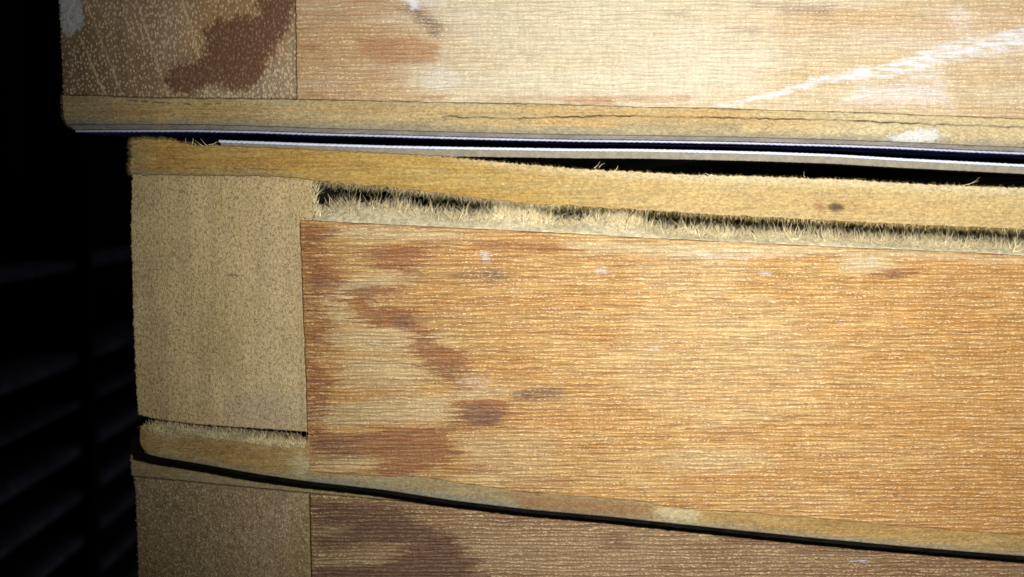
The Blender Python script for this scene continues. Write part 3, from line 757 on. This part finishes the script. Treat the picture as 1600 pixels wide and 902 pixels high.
film_strip('white_film', lam2, M_FILM, d2_white, 342, FAR_R, 4.6, -.0002, DB, seed=13)
board('stile', door2, M_END2, d2_left, lambda v: d2_split_hard(v) - .2, lambda u: d2_skin_bot(u) + .4, d2_stile_bot, .0001, DB, relief_end(8), at_stile2, rnd=1.2, deep=M_GAP_SHADE, rough=6, seed=8)  # deep sides coloured near-black as shade in the torn gap
board('rail', door2, M_RAIL2, lambda v: d2_split_hard(np.maximum(v, 352)) + .3 - 2.5 * sstep(680, 690, np.asarray(v, float)), FAR_R, d2_rail_top, lambda u: d2_rail_bot(u) - .3, 0.0, .09, relief_rail(9, .07), at_rail2, rnd=1.2, rough=1.0, seed=9)
hh = smooth_curve(*ext([(480, 8), (490, 12), (520, 26), (600, 27), (700, 18), (760, 22), (800, 34), (840, 22), (880, 13), (930, 24), (980, 31), (1010, 21), (1040, 12), (1100, 11), (1200, 13), (1300, 16), (1400, 12), (1600, 14)], 0))
torn_top = lambda u: d2_rail_top(u) - hh(u) - 8.0 * fbm(np.asarray(u) * .045, np.asarray(u) * 0, 141, 5, .75)
def torn_recess(u, v):
    e = np.clip((d2_rail_top(u) - v) / hh(u), 0, 1.2)
    return .05 + 1.9 * e ** 1.4
board('torn_layer', door2, M_TORN, lambda v: 487 + 0 * np.asarray(v), FAR_R, torn_top, lambda u: d2_rail_top(u) - .4, 0.0, DB,
      lambda u, v: torn_recess(u, v) + .22 * fbm(u * .14, v * .2, 142, 4, .7), None, rnd=1.5, label='pale felted layer left on the rail where the skin split off')
r = np.random.default_rng(41)
def torn_fibres(n, lo, hi, s0, s1, L0, L1, seed, spread=.7, rad=.42, ydeep=(0, .6), curl=.25, bias=0.0):
    r = np.random.default_rng(seed)
    u = r.uniform(lo, hi, n)
    dens = .5 + 1.2 * fbm(u * .03, u * 0, seed, 3)
    keep = r.random(n) < np.clip(dens + .35, .15, 1); u = u[keep]; n = len(u)
    s = r.uniform(s0, s1, n) ; v = d2_rail_top(u) - hh(u) * s
    a = r.normal(bias, spread, n) + 1.5 * fbm(u * .07, s * 2, seed + 3, 3); L = r.uniform(L0, L1, n) * r.uniform(.5, 1, n) * (1 + .8 * fbm(u * .05, u * 0, seed + 4, 2))
    y = torn_recess(u, v) - .1 + r.uniform(*ydeep, n)
    return fibres(u, v, y, np.sin(a) * L, -np.cos(a) * L, r.normal(.1, .5, n), L * curl, rad * r.uniform(.7, 1.5, n), 4, seed)
def join(lst):
    V = []; F = []; k = 0
    for v, f in lst: V.append(v); F.append(f + k); k += len(v)
    return np.concatenate(V), np.concatenate(F)
def hang_fibres(n, lo, hi, L0, L1, seed, rad=.34):
    r = np.random.default_rng(seed)
    u = r.uniform(lo, hi, n); v = d2_skin_bot(u) + r.uniform(-3, 1, n)
    a = r.normal(0, .6, n); L = r.uniform(L0, L1, n) * r.uniform(.4, 1, n)
    return fibres(u, v, r.uniform(-.12, .9, n), np.sin(a) * L, np.cos(a) * L, r.normal(0, .4, n), L * .22, np.full(n, rad), 4, seed)
def lip_fibres(n, seed):
    r = np.random.default_rng(seed)
    v = r.uniform(282, 340, n); u = 486 + r.uniform(-1, 9, n)
    return fibres(u, v, r.uniform(.0, 1.2, n), r.normal(3, 5, n), -r.uniform(2, 18, n), r.normal(0, .3, n), np.full(n, 4.), np.full(n, .4), 4, seed)
V, F = join([loose, hang_fibres(600, 492, 1625, 5, 17, 61), hang_fibres(900, 492, 900, 6, 22, 62, .26), lip_fibres(160, 63), torn_fibres(6500, 488, 1625, .25, 1.0, 5, 17, 42, 1.3, .22), torn_fibres(3400, 488, 1625, .6, 1.05, 8, 32, 43, 1.0, .27),
             torn_fibres(1200, 488, 1625, .8, 1.1, 10, 26, 44, .6, .38, (.8, 3.0)),
             torn_fibres(900, 772, 862, .6, 1.1, 10, 26, 45, 1.0, .5), torn_fibres(700, 925, 1005, .5, 1.1, 12, 30, 46, .9, .5, (0, .6), .2, -.8),
             torn_fibres(260, 488, 1625, .3, .9, 16, 34, 47, 1.2, .8)])
ft = mesh_obj('torn_fibres', V, F, M_FIBRE, door2)
ft['kind'] = 'stuff'
r = np.random.default_rng(51)
low_left = lambda v: 217.5 + 14 * np.clip((np.asarray(v, float) - 688) / 22, 0, 1) ** 2 + 5 * np.clip((672 - np.asarray(v, float)) / 8, 0, 1) ** 2
low_top = lambda u: np.where(np.asarray(u) < 483.8, d2_low_top(u), d2_rail_bot(u))
def crack_fuzz(n, lo, hi, length, seed, curl, rad=.42):
    r = np.random.default_rng(seed)
    u = r.uniform(lo, hi, n); v = d2_low_top(u) + r.uniform(2, 11, n)
    L = length * r.uniform(.25, 1, n) ** 1.3; a = r.normal(0, .9, n)
    return fibres(u, v, np.where(r.random(n) < .6, r.uniform(-.40, -.12, n), r.uniform(0, 1, n)), np.sin(a) * L, -np.cos(a) * L, r.normal(-.05, .15, n), L * curl, np.full(n, rad), 5, seed)
board('bottom_skin', door2, M_FB3, low_left, FAR_R, low_top, d2_low_bot, -.0001, DB, relief_board(10, .05), at_low2, rnd=1.8, rough=1.0, seed=10,
      extra=[skin_fuzz(9000, 224, 1620, low_top, d2_low_bot, 3.0, 54)])
V, F = join([crack_fuzz(1500, 235, 478, 14, 52, .5, .42), crack_fuzz(170, 330, 475, 24, 53, .9, .5), crack_fuzz(200, 222, 300, 8, 55, .4)])
cf = mesh_obj('torn_fibres', V, F, M_FIBRE_L, door2); cf['kind'] = 'stuff'
board('laminate', door2, M_BLACK, lambda v: 226 + 0 * np.asarray(v), FAR_R, lambda u: d2_low_bot(u) + .2, lambda u: d2_low_bot(u) + 5.5 + 1.6 * fbm(np.asarray(u) * .08, np.asarray(u) * 0, 161, 4, .7), .0006, DB, relief_board(11, .12), None, rnd=1.0, step=1.8, label='laminate under the lower skin, darkened as gap shadow')

# ================================================================== DOOR 3 (bottom)
Y3 = .006
def drop_to(vfun, Y0, Y1, gap):
    """where a level face at depth Y0 shows once carried back to depth Y1"""
    def f(u):
        u = np.asarray(u, float)
        X = P3(u, vfun(u), Y1)[..., 0]
        u0 = 800 + (u - 800) * (Y1 - CAM[1]) / (Y0 - CAM[1])
        z = P3(u0, vfun(u0), Y0)[..., 2] - gap
        k = (z - CAM[2]) / (Y1 - CAM[1])
        b = (k * ct + st) / (ct - k * st)
        return 451 - FPX * b
    return f
base3 = P3(np.array(800.), np.array(1190.), Y3)
door3 = thing('wooden_door', (0.17, 0.25, float(base3[2])), 'lowest door, dull brown edge set back in shadow under the middle door', 'door', 'doors stacked flat on one another')
d3_top = drop_to(lambda u: d2_low_bot(u) + 7.0, 0.0, Y3, .0009)
def d3_skin_top(u):                                   # the corner left of the middle door has swollen upwards
    u = np.asarray(u, float)
    t = sstep(217, 228, u)
    bump = np.interp(u, [198, 203, 207, 212, 217, 228], [706, 694, 686, 681, 680, 690]) + 1.5 * fbm(u * .3, u * 0, 151)
    return bump * (1 - t) + d3_top(u) * t
d3_bot = smooth_curve((0, 1130), (480, 1150), (1600, 1240), (EXT + 40, 1500))
board('top_skin', door3, M_FB3, lambda v: d3_left(v) - 1, FAR_R, d3_skin_top, lambda u: np.maximum(d3_seam(u), d3_top(u) + 12) - .3, Y3 - .0001, DB, relief_board(12), at_skin3, rnd=3.0, rough=6, seed=12)
d3_split = smooth_curve((740, 482), (770, 483), (902, 486), (1200, 492))
d3_st = lambda u: np.maximum(d3_seam(u), d3_top(u) + 12) + .3
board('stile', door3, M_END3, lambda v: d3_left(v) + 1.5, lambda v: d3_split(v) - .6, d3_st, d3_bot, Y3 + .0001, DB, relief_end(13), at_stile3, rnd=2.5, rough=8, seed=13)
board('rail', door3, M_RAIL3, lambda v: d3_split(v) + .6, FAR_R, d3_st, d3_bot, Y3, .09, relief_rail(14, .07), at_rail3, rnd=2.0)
board('bottom_skin', door3, M_FB3, d3_left, FAR_R, lambda u: d3_bot(u) + .4, lambda u: d3_bot(u) + 52, Y3, DB, relief_board(15), None, rnd=3.0, step=6)

# ================================================================== the dark slatted screen standing beside the stack
screen = thing('slatted_screen', (-.118, .3, -.26), 'black slatted screen in the dark at the left of the stacked doors', 'screen')
def box_mesh(boxes, seg=1):
    V = []; F = []
    for (x0, x1, y0, y1, z0, z1) in boxes:
        b = len(V); c = min(z1 - z0, x1 - x0, y1 - y0) * .3
        for (yy, k) in ((y0, c), (y0 + c, 0), (y1 - c, 0), (y1, c)):
            for (xx, zz) in ((x0 + c, z0 + k), (x1 - c - k, z0 + k), (x1 - k, z0 + c + k), (x1 - k, z1 - c - k), (x1 - c - k, z1 - k), (x0 + c, z1 - k)):
                V.append((xx, yy, zz))
        for r_ in range(3):
            for q in range(6):
                a = b + r_ * 6; n_ = (q + 1) % 6
                F.append((a + q, a + n_, a + 6 + n_, a + 6 + q))
        F.append((b, b + 3, b + 2, b + 1)); F.append((b, b + 5, b + 4, b + 3))
        e = b + 18
        F.append((e, e + 1, e + 2, e + 3)); F.append((e, e + 3, e + 4, e + 5))
    return np.array(V), np.array(F)
SZ = [.0131 + (q - .0131) * 1.135 for q in (-.0065, -.0302, -.0420, -.0537, -.0655, -.0773, -.0890, -.1008, -.1125)]
TH = [.0020, .0030, .0012, .0034, .0034, .0034, .0034, .0034, .0034]
for (y0, y1) in ((-.10, .180), (.194, .80)):
    V, F = box_mesh([(-.140, -.125, y0, y1, z - t / 2, z + t / 2) for z, t in zip(SZ, [1.15 * q for q in TH])])
    mesh_obj('slats', V, F, M_PANEL, screen, smooth=False)
V, F = box_mesh([(-.162, -.143, -.12, .82, -.32, .24)])
mesh_obj('added_backing', V, F, M_POST, screen, smooth=False)  # added black sheet, shuts out the ambient background between the slats
for y in (.187, -.108, .808):
    V, F = box_mesh([(-.142, -.124, y - .005, y + .005, -.30, .22)])
    mesh_obj('post', V, F, M_POST, screen, smooth=False)
